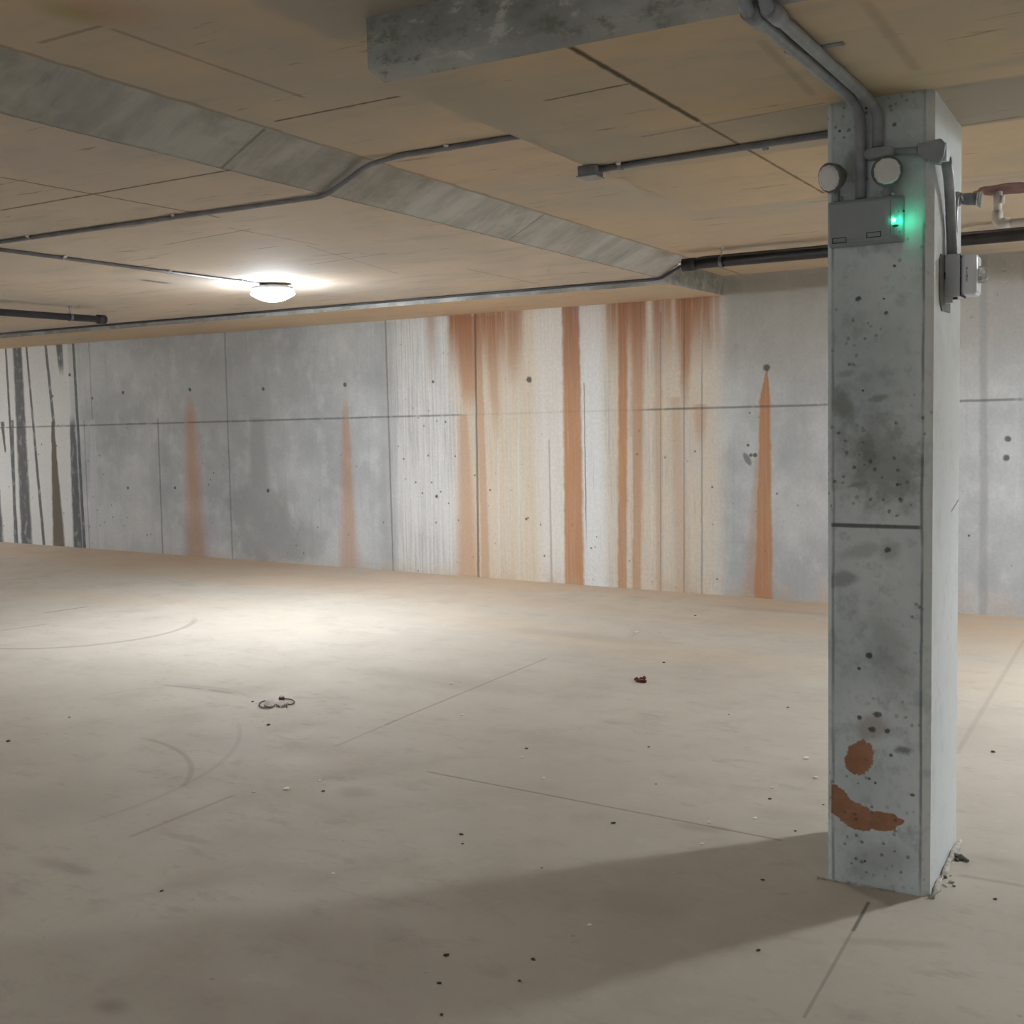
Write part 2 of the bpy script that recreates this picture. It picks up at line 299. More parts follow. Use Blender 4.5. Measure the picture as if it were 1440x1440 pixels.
def column_material(full):
    n = N('weathered_column_concrete'); x, y, z = n.pos()
    big = n.noise(2.2, (1, 1, .8), 5, .6, (6, 2, 1)); mid = n.noise(11, (1, 1, 1), 6, .65, (2, 2, 0)); fine = n.noise(70, (1, 1, 1), 3)
    q = n.t.nodes.new('ShaderNodeSeparateXYZ'); n.t.links.new(n.NRM, q.inputs[0]); front = n.rng(q.outputs[1], -.9, -.6, 1., 0.)
    def C(px, py): p = ony(px, py, 3.6); return (p.x, p.z)
    c = n.mix(n.rng(big, .35, .65), (.56, .62, .645), (.76, .81, .83))
    c = n.mix(n.mul(n.rng(mid, .5, .72), .55), c, (.33, .365, .375)); c = n.mix(n.mul(n.rng(mid, .25, .4, 1., 0.), .5), c, (.78, .80, .79))
    rag = n.noise(17, (1, 1, 1), 6, .72, (8, 3, 1)); st = None
    c = n.mix(n.mul(n.rng(rag, .54, .68), .38), c, (.37, .41, .42)); c = n.mix(n.mul(n.rng(rag, .3, .42, 1., 0.), .35), c, (.82, .85, .85))
    for p, r, k in (((1240, 650), (.11, .12), .6), ((1225, 640), (.035, .06), .75), ((1186, 570), (.03, .05), .65), ((1236, 560), (.03, .01), .6), ((1250, 920), (.05, .12), .3), ((1185, 815), (.04, .02), .55), ((1190, 525), (.03, .01), .4),
                    ((1212, 775), (.05, .02), .35), ((1210, 681), (.04, .006), .7), ((1240, 1210), (.1, .05), .3), ((1272, 1055), (.025, .012), .8), ((1200, 232), (.025, .03), .6), ((1250, 775), (.03, .03), .4), ((1270, 240), (.05, .3), .18)):
        if not full: continue
        s_ = n.mul(n.blob(C(*p), r, .2, u=x, v=z, nz=rag, na=3., soft=.6), k); st = s_ if st is None else n.mx(st, s_)
    c = n.mix(n.mul(st, front), c, (.20, .205, .19))
    # rust coloured patches scraped low on the front
    if full:
        edge = n.add(n.mul(n.noise(28, (1, 1, 1), 5, .7, (3, 3, 3)), .6), n.mul(mid, .4))
        rp = n.blob(C(1209, 1066), (.043, .058), -.45, u=x, v=z, nz=edge, na=1.5, soft=.05)
        for p, r, a in (((1176, 1127), (.052, .044), -.75), ((1203, 1147), (.064, .044), -.35), ((1237, 1155), (.062, .030), .12), ((1256, 1156), (.036, .014), .2)):
            rp = n.mx(rp, n.blob(C(*p), r, a, u=x, v=z, nz=edge, na=1.3, soft=.05))
        c = n.mix(n.mul(rp, front), c, n.mix(n.rng(mid, .35, .65), (.36, .18, .105), (.46, .245, .155)))
        rp2 = n.mul(n.blob(C(1226, 1024), (.05, .035), .3, u=x, v=z, nz=mid, na=1.6, soft=.5), .55); c = n.mix(n.mul(rp2, front), c, (.36, .28, .24))
    # pour joint, form edges
    a, b = C(1168, 738), C(1296, 742)
    jn = n.mul(n.seg(a, b, .0055, .5, u=x, v=z, wob=n.mul(n.sub(mid, .5), .006)), front)
    c = n.mix(n.mul(jn, .85), c, (.09, .10, .105))
    for X0, k, w in ((-.612, .7, .007), (-.876, .5, .006)):
        e = n.mul(n.rng(n.ab(n.sub(n.add(x, n.mul(n.sub(n.noise(6, (1, 1, 1), 3), .5), .012)), X0)), .2*w, w, 1., 0.), n.mul(front, n.rng(n.noise(3, (1, 1, 1.5), 4, off=(0, 0, 7)), .35, .55, .25, 1.)))
        e = n.mul(e, n.rng(z, 2.0, 2.2, 1., .35))
        c = n.mix(n.mul(e, k), c, (.13, .15, .17))
    # smooth right side, lamplight on it painted in as a paler tone
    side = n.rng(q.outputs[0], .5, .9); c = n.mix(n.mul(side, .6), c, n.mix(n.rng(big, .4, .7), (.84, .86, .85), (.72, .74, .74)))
    vs = n.voro(34, (1, 1, 1)); pm = n.rng(n.noise(3.5, (1, 1, 1), 3, off=(1, 1, 4)), .46, .6)
    pit = n.mul(n.rng(n.add(vs, n.mul(n.sub(fine, .5), .35)), .12, .24, 1., 0.), n.mul(pm, n.inv(n.mul(side, .75))))
    holes = None; fine2 = n.noise(45, (1, 1, 1), 4, .7, (5, 1, 5)) if full else None
    for p, r in (((1181, 184), .006), ((1258, 175), .008), ((1218, 152), .006), ((1208, 1009), .010), ((1233, 1005), .016), ((1226, 1026), .014), ((1248, 1028), .012), ((1283, 1118), .009), ((1258, 374), .008), ((1208, 1160), .0), ((1207, 420), .012), ((1246, 440), .009), ((1262, 681), .007), ((1266, 702), .008), ((1213, 549), .006), ((1222, 1095), .007), ((1231, 1101), .006), ((1253, 1062), .008), ((1248, 773), .013), ((1216, 1211), .007), ((1243, 420), .004), ((1222, 922), .014), ((1208, 940), .007)):
        if r and full: h = n.blob(C(*p), (r*.7, r*.6), u=x, v=z, nz=fine2, na=2.4, soft=.35); holes = h if holes is None else n.mx(holes, h)
    pit = n.mx(n.mul(pit, .7), n.mul(holes, front))
    c = n.mix(n.mul(pit, .85), c, (.09, .09, .09))
    if not full: c = n.mix(n.mul(n.mul(n.seg((3.98, 1.165), (4.15, 1.195), .004, .5, u=y, v=z), side), .7), c, (.12, .13, .13))
    n.bump(n.sub(n.add(n.mul(mid, .35), n.mul(fine, .1)), n.mx(pit, jn)), .5, .006)
    return n.done(c, .8, 0, .25)

M = {}
WZ = [-15., -10.45, -8.2, -6.3, -5.0, -4.0, -2.95, 5.5]
M['wall'] = [wall_material(a, b) for a, b in zip(WZ, WZ[1:])]
FZX = [-15., -8., -5., -3.3, -2., -1., -.25, 5.5]; FZY = [-7., 1.5, 3.1, 4.4, 6.6, 9.2]
M['floor'] = [[floor_material((x0, x1, y0, y1)) for x0, x1 in zip(FZX, FZX[1:])] for y0, y1 in zip(FZY, FZY[1:])]
M['column'] = column_material(True); M['column_side'] = column_material(False)
def h_extra(n, c, mid, fine):
    c = n.mix(n.mul(n.mul(n.rng(n.add(n.x, n.mul(n.sub(mid, .5), .1)), -2.11, -2.05), n.rng(n.y, 2.7, 2.85, 1., 0.)), .7), c, (.40, .38, .34))
    c = n.mix(n.mul(n.rng(n.ab(n.sub(n.x, n.add(-2.905, n.mul(n.sub(mid, .5), .05)))), .004, .02, 1., 0.), .5), c, (.17, .15, .12))
    g = onz(100, 18, ZH); c = n.mix(n.mul(n.blob((g.x, g.y), (.07, .10), nz=mid, na=1.6, soft=.6), .5), c, (.33, .34, .13)); g = onz(140, 14, ZH); c = n.mix(n.mul(n.blob((g.x, g.y), (.10, .14), nz=mid, na=1.8, soft=.7), .4), c, (.50, .26, .15))
    return n.mix(n.mul(n.blob((-1.6, 6.2), (1.2, 1.0), nz=mid, na=1.4, soft=.6), .25), c, (.42, .39, .33))  # soft grey shade beyond the drop panel, painted into the ceiling colour
M['ceil'] = ceiling_material('tan_formed_ceiling', ZH, [((385, 171), (563, 135), .007), ((155, 40), (430, 138), .008, .35), ((54, 61), (144, 36), .008, .4), ((1369, 187), (1398, 243), .02, .4), ((1030, 270), (1160, 340), .004, 0.0)], extra=h_extra)
def f_extra(n, c, mid, fine):
    return n.mix(n.mul(n.rng(n.ab(n.sub(n.x, n.add(-3.145, n.mul(n.sub(mid, .5), .04)))), .002, .012, 1., 0.), .7), c, (.13, .11, .09))
def f_post(n, c, mid, side):
    q = None
    for y0 in (3.41, 5.65, 1.2): 
        k = n.rng(n.ab(n.sub(n.add(n.y, n.mul(n.sub(mid, .5), .03)), y0)), .003, .011, 1., 0.); q = k if q is None else n.mx(q, k)
    return n.mix(n.mul(n.mul(q, side), .65), c, (.12, .11, .10))
M['ceil_f'] = ceiling_material('pale_formed_ceiling', ZF, [((0, 249), (310, 306), .007, .7), ((0, 296), (330, 238), .008, .8), ((228, 345), (352, 322), .006, .5), ((320, 320), (450, 345), .006, .4), ((435, 372), (545, 356), .006, .45), ((196, 393), (240, 399), .03, .7), ((60, 411), (130, 403), .006, .4), ((430, 345), (560, 385), .006, .3), ((655, 378), (760, 400), .006, .4)],
                               tan=(.66, .55, .44), grey=(.55, .49, .43), extra=f_extra, mott=.15, post=f_post)
def p_extra(n, c, mid, fine):
    # greyer strip across the panel on the column line
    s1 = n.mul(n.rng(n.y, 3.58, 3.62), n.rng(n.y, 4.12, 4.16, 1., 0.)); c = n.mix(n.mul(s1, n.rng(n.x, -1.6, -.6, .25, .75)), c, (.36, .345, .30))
    s2 = n.mul(n.rng(n.x, -1.95, -1.35, .55, 0.), n.rng(mid, .3, .7, .6, 1.)); return n.mix(s2, c, (.44, .41, .355))  # s2: shading towards the panel's left edge, painted as a grey fade
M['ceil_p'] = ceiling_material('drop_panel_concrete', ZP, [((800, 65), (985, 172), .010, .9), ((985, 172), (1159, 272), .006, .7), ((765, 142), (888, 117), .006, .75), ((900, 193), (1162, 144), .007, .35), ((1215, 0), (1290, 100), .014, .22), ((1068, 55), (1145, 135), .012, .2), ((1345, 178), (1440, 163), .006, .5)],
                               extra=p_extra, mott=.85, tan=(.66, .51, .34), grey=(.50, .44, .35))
M['soffit'] = ceiling_material('beam_soffit_concrete', ZB, [], tan=(.68, .51, .35), grey=(.60, .50, .39))
M['shell'] = flat('plain_grey_concrete', (.62, .61, .58), .85, 0, .15, 2)
M['conduit'] = flat('grey_conduit', (.29, .305, .325), .45, .0, .12, 20)
M['conduit_dull'] = flat('dusty_grey_conduit', (.27, .27, .295), .6, .0, .15, 15)
M['conduit_dark'] = flat('dark_conduit', (.075, .07, .08), .7, 0, .2, 8)  # plain dark tone for the corner run
M['steel'] = flat('galvanised_steel', (.34, .35, .37), .35, .8, .1, 40)
M['chrome'] = flat('bright_metal', (.75, .76, .78), .15, 1., .03, 40)
M['screw'] = flat('pale_nylon', (.85, .83, .78), .4, 0, .03, 40)
M['blackpipe'] = flat('black_painted_pipe', (.028, .026, .028), .5, 0, .25, 12)
M['pvc'] = flat('white_pvc', (.62, .59, .54), .5, 0, .06, 20)
M['redstain'] = flat('red_sealant', (.17, .085, .07), .8, 0, .3, 12)
M['head'] = flat('dark_grey_plastic', (.13, .135, .14), .5, 0, .05, 10)
M['housing'] = flat('grey_plastic_housing', (.31, .34, .37), .45, 0, .05, 10)
M['greybox'] = flat('light_grey_enclosure', (.60, .63, .68), .4, 0, .05, 10)
M['palecover'] = flat('pale_grey_cover', (.80, .82, .86), .35, 0, .04, 10)
M['ink'] = flat('dark_print', (.03, .03, .035), .6, 0, .1, 10)
M['drabgrey'] = flat('matte_dark_grey', (.20, .205, .20), .8, 0, .2, 20)
M['mortar'] = flat('pale_mortar', (.50, .47, .42), .9, 0, .25, 30)
M['rubble'] = flat('dark_rubble', (.16, .145, .125), .9, 0, .35, 60)
M['darkchip'] = flat('dark_chip', (.07, .05, .04), .9, 0, .3, 60)
M['whitechip'] = flat('white_chip', (.85, .84, .8), .7, 0, .1, 60)
M['redleaf'] = flat('dried_red_petals', (.13, .022, .02), .7, 0, .5, 90)
M['browncap'] = flat('brown_plastic', (.10, .035, .025), .5, 0, .2, 40)
M['darkwire'] = flat('dark_wire', (.13, .09, .075), .6, 0, .3, 40)
def glassy(name, col, rough=.15, trans=.5):
    n = N(name); n.pos(); n.noise(10); n.done(col, rough, 0, .5); n.b.inputs['Transmission Weight'].default_value = trans; n.bump(n.voro(160), .4, .002); return n.m
M['lens'] = glassy('frosted_lens', (.82, .82, .82), .25, .12)
M['clear'] = glassy('clear_faceted_lens', (.85, .87, .87), .08, .7)
M['film'] = flat('cloudy_plastic_film', (.44, .37, .34), .65, 0, .2, 60)
def emis(name, col, s):
    n = N(name); n.b.inputs['Emission Color'].default_value = (*col, 1); n.b.inputs['Emission Strength'].default_value = s; n.b.inputs['Base Color'].default_value = (*col, 1); return n.m
LAMP = (.87, .935, 1.)
POWER = 425.
M['led'] = emis('green_led_glow', (.05, 1., .55), 30.)

# ------------------------------------------------------------------ mesh helpers
def obj(name, bm, mat, parent=None, smooth=False, kind=None, bevel=0, normals=True):
    if normals: bmesh.ops.recalc_face_normals(bm, faces=bm.faces)
    me = bpy.data.meshes.new(name); bm.to_mesh(me); bm.free(); [me.materials.append(q) for q in (mat if isinstance(mat, list) else [mat])]
    if smooth:
        for p in me.polygons: p.use_smooth = True
    o = bpy.data.objects.new(name, me); COL.objects.link(o)
    if parent: o.parent = parent; o.matrix_parent_inverse = Matrix.Translation(parent.location).inverted()
    if kind: o['kind'] = kind
    if bevel:
        b = o.modifiers.new('bevel', 'BEVEL'); b.width = bevel; b.segments = 3; b.limit_method = 'ANGLE'
    return o
def tag(o, label, cat, group=None):
    o['kind'] = 'thing'
    o['label'] = label; o['category'] = cat
    if group: o['group'] = group
    return o
def thing(name, label, cat, loc, group=None):
    o = bpy.data.objects.new(name, None); COL.objects.link(o); o.location = loc; o.empty_display_size = .05
    return tag(o, label, cat, group)
def box(bm, x0, x1, y0, y1, z0, z1):
    vs = [bm.verts.new(p) for p in ((x0,y0,z0),(x1,y0,z0),(x1,y1,z0),(x0,y1,z0),(x0,y0,z1),(x1,y0,z1),(x1,y1,z1),(x0,y1,z1))]
    for f in ((0,1,2,3),(4,5,6,7),(0,1,5,4),(1,2,6,5),(2,3,7,6),(3,0,4,7)): bm.faces.new([vs[i] for i in f])
    return bm
def B(*a): return box(bmesh.new(), *a)
def prism(pts, fn, a, b, bm=None):
    """polygon pts extruded between a and b; fn maps (u, v, w) to xyz"""
    bm = bm or bmesh.new(); A = [bm.verts.new(fn(u, v, a)) for u, v in pts]; C = [bm.verts.new(fn(u, v, b)) for u, v in pts]
    bm.faces.new(A); bm.faces.new(C)
    for i in range(len(pts)): j = (i+1) % len(pts); bm.faces.new((A[i], A[j], C[j], C[i]))
    return bm
def round_path(pts, rad=.06, k=6):
    pts = [Vector(p) for p in pts]; out = [pts[0]]
    for i in range(1, len(pts)-1):
        a, b, c = pts[i-1], pts[i], pts[i+1]; r = min(rad, (a-b).length*.48, (c-b).length*.48)
        p, q = b+(a-b).normalized()*r, b+(c-b).normalized()*r
        for j in range(k+1):
            t = j/k; out.append(p*(1-t)**2 + b*2*t*(1-t) + q*t*t)
    out.append(pts[-1]); return out
def tube(pts, r, seg=14, bm=None, cap=True):
    bm = bm or bmesh.new(); pts = [Vector(p) for p in pts]; rings = []
    d = (pts[1]-pts[0]).normalized(); ref = Vector((0, 0, 1)) if abs(d.z) < .9 else Vector((1, 0, 0))
    s = d.cross(ref).normalized()
    for i, p in enumerate(pts):
        if i == 0: t = pts[1]-p
        elif i == len(pts)-1: t = p-pts[i-1]
        else: t = (pts[i+1]-p).normalized()+(p-pts[i-1]).normalized()
        t.normalize(); s = (s - t*s.dot(t)).normalized(); w = t.cross(s)
        rr = r[i] if isinstance(r, (list, tuple)) else r
        rings.append([bm.verts.new(p + s*(rr*math.cos(2*math.pi*j/seg)) + w*(rr*math.sin(2*math.pi*j/seg))) for j in range(seg)])
    for a, b in zip(rings, rings[1:]):
        for j in range(seg): bm.faces.new((a[j], a[(j+1) % seg], b[(j+1) % seg], b[j]))
    if cap: bm.faces.new(rings[0]); bm.faces.new(rings[-1])
    return bm
def lathe(prof, c, axis, seg=32, bm=None, wav=0., wn=12):
    """profile [(radius, distance along axis)] turned about axis through c"""
    bm = bm or bmesh.new(); ax = Vector(axis).normalized(); ref = Vector((0, 0, 1)) if abs(ax.z) < .9 else Vector((1, 0, 0))
    s = ax.cross(ref).normalized(); w = ax.cross(s); c = Vector(c); rings = []
    for r, h in prof:
        if r < 1e-6: rings.append([bm.verts.new(c+ax*h)])
        else: rings.append([bm.verts.new(c+ax*h+(s*math.cos(2*math.pi*j/seg)+w*math.sin(2*math.pi*j/seg))*r*(1+(wav if (j*wn//seg) % 2 else 0))) for j in range(seg)])
    for a, b in zip(rings, rings[1:]):
        if len(a) == 1 and len(b) == 1: continue
        for j in range(seg):
            k = (j+1) % seg
            if len(a) == 1: bm.faces.new((a[0], b[j], b[k]))
            elif len(b) == 1: bm.faces.new((a[j], a[k], b[0]))
            else: bm.faces.new((a[j], a[k], b[k], b[j]))
    if len(rings[0]) > 1: bm.faces.new(rings[0])
    if len(rings[-1]) > 1: bm.faces.new(rings[-1])
    return bm
def lump(c, r, sq=(1, 1, 1), seed=0, jit=.35, bm=None, sub=1):
    bm = bm or bmesh.new(); rnd = random.Random(seed); q = bmesh.ops.create_icosphere(bm, subdivisions=sub, radius=1)
    for v in q['verts']:
        k = r*(1+rnd.uniform(-jit, jit)); v.co = Vector((v.co.x*k*sq[0], v.co.y*k*sq[1], v.co.z*k*sq[2]))+Vector(c)
    return bm

# ------------------------------------------------------------------ shell of the garage
X0, X1, Y0 = -15., 5.5, -7.
def slab_floor():
    bm = bmesh.new(); vs = [[bm.verts.new((x, y, floor_z(x, y))) for x in FZX] for y in FZY]
    me_mats = [m for row in M['floor'] for m in row]; k = 0
    for j in range(len(FZY)-1):
        for i in range(len(FZX)-1):
            f = bm.faces.new((vs[j][i], vs[j][i+1], vs[j+1][i+1], vs[j+1][i])); f.material_index = k; k += 1
    r = bmesh.ops.extrude_face_region(bm, geom=list(bm.faces))
    for v in r['geom']:
        if isinstance(v, bmesh.types.BMVert): v.co.z -= .3
    return obj('floor', bm, me_mats, kind='structure')
slab_floor()
def wall(name, x0, x1, y0, y1, mat):
    bm = bmesh.new(); b = [(x0,y0),(x1,y0),(x1,y1),(x0,y1)]
    lo = [bm.verts.new((x, y, floor_z(x, y)-.004)) for x, y in b]; hi = [bm.verts.new((x, y, ZH)) for x, y in b]
    bm.faces.new(lo); bm.faces.new(hi)
    for i in range(4): j = (i+1) % 4; bm.faces.new((lo[i], lo[j], hi[j], hi[i]))
    return obj(name, bm, mat, kind='structure')
def back_wall():
    bm = bmesh.new(); cols = []
    for x in WZ: cols.append([bm.verts.new((x, YW, floor_z(x, YW)-.004)), bm.verts.new((x, YW, ZH)), bm.verts.new((x, YW+.2, ZH)), bm.verts.new((x, YW+.2, floor_z(x, YW)-.004))])
    for i in range(len(WZ)-1):
        for k in range(4): f = bm.faces.new((cols[i][k], cols[i][(k+1) % 4], cols[i+1][(k+1) % 4], cols[i+1][k])); f.material_index = i
    bm.faces.new(cols[0]); bm.faces.new(cols[-1]); return obj('wall_back', bm, M['wall'], kind='structure')
back_wall()
wall('wall_left', X0, X0+.2, Y0, YW, M['shell']); wall('wall_right', X1-.2, X1, Y0, YW, M['shell']); wall('wall_front', X0+.2, X1-.2, Y0, Y0+.2, M['shell'])
obj('ceiling', B(X0, X1, Y0, YW+.2, ZH, ZH+.3), M['ceil'], kind='structure')
# lower slab band on the left with its sloping edge
obj('trim_1', prism([(X0+.2, ZF), (-3.14, ZF), (-2.92, ZH), (X0+.2, ZH)], lambda u, v, w: (u, w, v), Y0+.2, 7.83), M['ceil_f'], kind='structure')
# beam along the back wall
obj('trim_2', prism([(7.83, ZB-.008), (YW, ZB+.006), (YW, ZH), (7.83, ZH)], lambda u, v, w: (w, u, v), X0+.2, -3.06), M['soffit'], kind='structure')
# drop panel round the column
def drop_panel():
    bm = bmesh.new(); ch = .032; x0, x1, y0, y1 = -1.9, .42, 2.65, 5.15
    ring = lambda k, z: [bm.verts.new(p) for p in ((x0+k, y0+k, z), (x1-k, y0+k, z), (x1-k, y1-k, z), (x0+k, y1-k, z))]
    a, b, c = ring(ch, ZP), ring(0, ZP+ch), ring(0, ZH)
    bm.faces.new(a); bm.faces.new(c)
    for p, q in ((a, b), (b, c)):
        for i in range(4): j = (i+1) % 4; bm.faces.new((p[i], p[j], q[j], q[i]))
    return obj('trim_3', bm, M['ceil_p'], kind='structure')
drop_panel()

# ------------------------------------------------------------------ column
CX0, CX1, CY0, CY1 = -.895, -.587, 3.600, 4.160
col = thing('concrete_column', 'square grey concrete column with chamfered corners and two rust-brown patches near its foot', 'column', ((CX0+CX1)/2, (CY0+CY1)/2, floor_z(-.74, 3.88)))
def column_bm():
    bm = bmesh.new(); c = .022
    P = [(CX0+c*.6, CY0), (CX1-c, CY0), (CX1, CY0+c), (CX1, CY1-c), (CX1-c, CY1), (CX0+c, CY1), (CX0, CY1-c), (CX0, CY0+c*.6)]
    lv = [-1, .3, .7, 1.1, 1.5, 1.9, ZP]; rings = []
    for z in lv: rings.append([bm.verts.new((x, y, floor_z(x, y) if z < 0 else z)) for x, y in P])
    for a, b in zip(rings, rings[1:]):
        for i in range(8): j = (i+1) % 8; bm.faces.new((a[i], a[j], b[j], b[i]))
    bm.faces.new(rings[0]); bm.faces.new(rings[-1]); return bm
sh = obj('shaft', column_bm(), [M['column'], M['column_side']], col)
for f in sh.data.polygons: f.material_index = 0 if f.normal.y < -.3 else 1
def bead(p0, p1, r, seed, n=26, gap=.12):
    rnd = random.Random(seed); p0, p1 = Vector(p0), Vector(p1); pts = []; rr = []
    for i in range(n+1):
        t = i/n; p = p0.lerp(p1, t); p += Vector((rnd.uniform(-1, 1), rnd.uniform(-1, 1), 0))*r*.35; p.z = floor_z(p.x, p.y)+r*.25; pts.append(p)
        rr.append(r*(.25 if rnd.random() < gap else rnd.uniform(.55, 1.15)))
    return tube(pts, rr, 8)
o = obj('mortar_bead', bead((CX1+.009, CY0+.0, 0), (CX1+.012, CY1-.02, 0), .011, 3, 16), M['mortar'], col, True); o['label'] = 'broken pale mortar ridge along the right side'
o = obj('mortar_bead', bead((CX0-.03, CY0-.008, 0), (CX1-.10, CY0-.006, 0), .006, 5, 22, .25), M['mortar'], col, True); o['label'] = 'thin pale mortar ridge along the front'

# ------------------------------------------------------------------ lamps
def ceiling_lamp(x, y, ztop, label, k=1.):
    t = thing('ceiling_lamp', label, 'lamp', (x, y, ztop))
    obj('mounting_box', lathe([(.06, 0), (.06, -.022), (.0, -.022)], (x, y, ztop), (0, 0, 1), 24), M['greybox'], t)
    obj('rim', lathe([(.138, -.020), (.143, -.026), (.144, -.064), (.139, -.064), (.132, -.053), (.0, -.053)], (x, y, ztop), (0, 0, 1), 40), M['palecover'], t, True)
    obj('diffuser', lathe([(.128, -.056), (.152, -.068), (.142, -.079), (.102, -.101), (.055, -.118), (.0, -.124)], (x, y, ztop), (0, 0, 1), 32), emis('lamp_diffuser_glow', LAMP, POWER*k), t, True)
    return t
LX, LY = -5.45, 6.38
ceiling_lamp(LX, LY, ZF, 'round white ceiling lamp glowing brightly in front of the stained wall')
ceiling_lamp(1.45, 6.73, ZH, 'round white ceiling lamp beyond the right side of the column', 1.75)
ceiling_lamp(-1.95, -1.6, ZH, 'round white ceiling lamp behind the viewpoint', .52)
ceiling_lamp(-9.8, -.6, ZF, 'unseen round white fill lamp added at the far left behind the viewpoint', .5)  # added out of view to lift the general light
ceiling_lamp(1.9, -3.6, ZH, 'round white ceiling lamp behind the viewpoint to its right', .42)
ceiling_lamp(-12.9, 6.2, ZF, 'unseen round white fill lamp added beyond the left end of the wall', .8)  # another added fill lamp, never in view

# ------------------------------------------------------------------ conduits on the ceiling
def strap(parent, p, axis, r, z):
    """saddle clip across a run with its pale screw head"""
    p = Vector(p); a = Vector(axis).normalized(); s = a.cross(Vector((0, 0, 1))).normalized()
    bm = bmesh.new(); pts = [p+s*(r*2.2)+Vector((0, 0, z-.002-p.z))]
    for k in range(9): th = math.pi*k/8; pts.append(p+s*(r*1.12*math.cos(th))-Vector((0, 0, r*1.12*math.sin(th))))
    pts.append(p-s*(r*2.2)+Vector((0, 0, z-.002-p.z)))
    for u, v in zip(pts, pts[1:]):
        q = [bm.verts.new(u+a*.008), bm.verts.new(u-a*.008), bm.verts.new(v-a*.008), bm.verts.new(v+a*.008)]; bm.faces.new(q)
    bmesh.ops.remove_doubles(bm, verts=bm.verts, dist=1e-5); bmesh.ops.solidify(bm, geom=bm.faces[:], thickness=.0015)
    o = obj('strap', bm, M['steel'], parent)
    obj('screw', lathe([(.011, 0), (.010, -.008), (.0, -.012)], p+s*(r*1.9)+Vector((0, 0, z-p.z)), (0, 0, 1), 12), M['screw'], o, True)
rc = .0105
yA = 4.02
tA = thing('conduit', 'long thin grey conduit crossing the lower ceiling and bending up over its sloped edge', 'conduit', (-4.5, yA, ZF))
obj('pipe', tube(round_path([(-5.41, yA+.01, ZF-rc), (-3.125, yA, ZF-rc-.003), (-2.90, yA, ZH-rc-.018), (-2.74, yA, ZH-rc), (-1.915, yA-.01, ZH-rc)], .045), rc), M['conduit_dull'], tA, True)
for xx in (-5.0, -4.0): strap(tA, (xx, yA+.005, ZF-rc), (1, 0, 0), rc, ZF)
strap(tA, (-2.50, yA, ZH-rc), (1, 0, 0), rc, ZH)
jb = thing('junction_box', 'small grey junction box in the lower ceiling where two thin conduits meet', 'junction box', (-5.47, yA+.06, ZF))
obj('body', B(-5.53, -5.41, yA-.035, yA+.11, ZF-.042, ZF+.001), M['conduit'], jb, bevel=.006); obj('cover', B(-5.535, -5.405, yA-.04, yA+.115, ZF-.047, ZF-.042), M['greybox'], jb)
tB = thing('conduit', 'thin grey conduit running from the junction box to the glowing lamp', 'conduit', (-5.45, 5.2, ZF))
obj('pipe', tube([(-5.46, yA+.11, ZF-rc), (LX, LY-.064, ZF-rc)], rc), M['conduit_dull'], tB, True)
for yy in (4.6, 5.4, 6.05): strap(tB, (-5.455, yy, ZF-rc), (0, 1, 0), rc, ZF)
tA2 = thing('conduit', 'grey conduit leaving the junction box towards the left edge of the view', 'conduit', (-7, yA, ZF))
obj('pipe', tube([(-8.5, yA+.02, ZF-rc), (-5.53, yA+.01, ZF-rc)], rc), M['conduit_dull'], tA2, True)
# run on the drop panel with its box at the edge
yC = 3.99
jc = thing('junction_box', 'dark grey junction box at the left edge of the drop panel', 'junction box', (-1.83, yC, ZP))
obj('body', B(-1.895, -1.825, yC-.05, yC+.03, ZP-.036, ZP+.001), M['conduit_dull'], jc, bevel=.005); obj('cover', B(-1.898, -1.822, yC-.053, yC+.033, ZP-.041, ZP-.036), M['conduit'], jc)
tC = thing('conduit', 'thin grey conduit along the drop panel from its edge box to the column', 'conduit', (-1.35, yC, ZP))
obj('pipe', tube([(-1.825, yC, ZP-.011), (CX0-.002, yC-.06, ZP-.011)], .012), M['conduit_dull'], tC, True)
for xx in (-1.74, -1.20): strap(tC, (xx, yC-.005, ZP-.012), (1, 0, 0), .012, ZP)
# corner run along the beam, up to the high slab and on beside the black pipe
tD = thing('conduit', 'thin dark conduit tucked in the corner between lower ceiling and wall beam', 'conduit', (-6, 7.8, ZF))
obj('pipe', tube(round_path([(X0+.25, 7.818, ZF-.009), (-3.12, 7.818, ZF-.011), (-2.91, 7.80, ZH-.028), (-2.8, 7.80, ZH-.009), (X1-.25, 7.80, ZH-.009)], .04), .009), M['conduit_dark'], tD, True)

# ------------------------------------------------------------------ black sprinkler pipes
def hanger(parent, p, axis, r, zc):
    p = Vector(p); a = Vector(axis).normalized(); s = a.cross(Vector((0, 0, 1))).normalized()
    h = obj('hanger', tube([p+Vector((0, 0, r)), Vector((p.x, p.y, zc))], .005, 8), M['steel'], parent, True)
    ring = [p+s*(r+.004)*math.cos(t*math.pi/12)+Vector((0, 0, 1))*(r+.004)*math.sin(t*math.pi/12) for t in range(25)]
    bm = bmesh.new(); va = [(bm.verts.new(q+a*.012), bm.verts.new(q-a*.012)) for q in ring[:-1]]
    for i in range(24): u, v = va[i], va[(i+1) % 24]; bm.faces.new((u[0], u[1], v[1], v[0]))
    bmesh.ops.solidify(bm, geom=bm.faces[:], thickness=.003); obj('ring', bm, M['steel'], h)
    obj('anchor', lathe([(.016, 0), (.016, -.006), (.008, -.02), (0, -.02)], (p.x, p.y, zc), (0, 0, 1), 12), M['steel'], h)
yp = 7.50; zp = 2.503; rp = .034
tE = thing('sprinkler_pipe', 'thick black sprinkler pipe running along the high ceiling behind the column', 'pipe', (-1, yp, zp))
obj('pipe', tube([(-2.80, yp, zp), (X1-.2, yp, zp)], rp, 20), M['blackpipe'], tE, True)
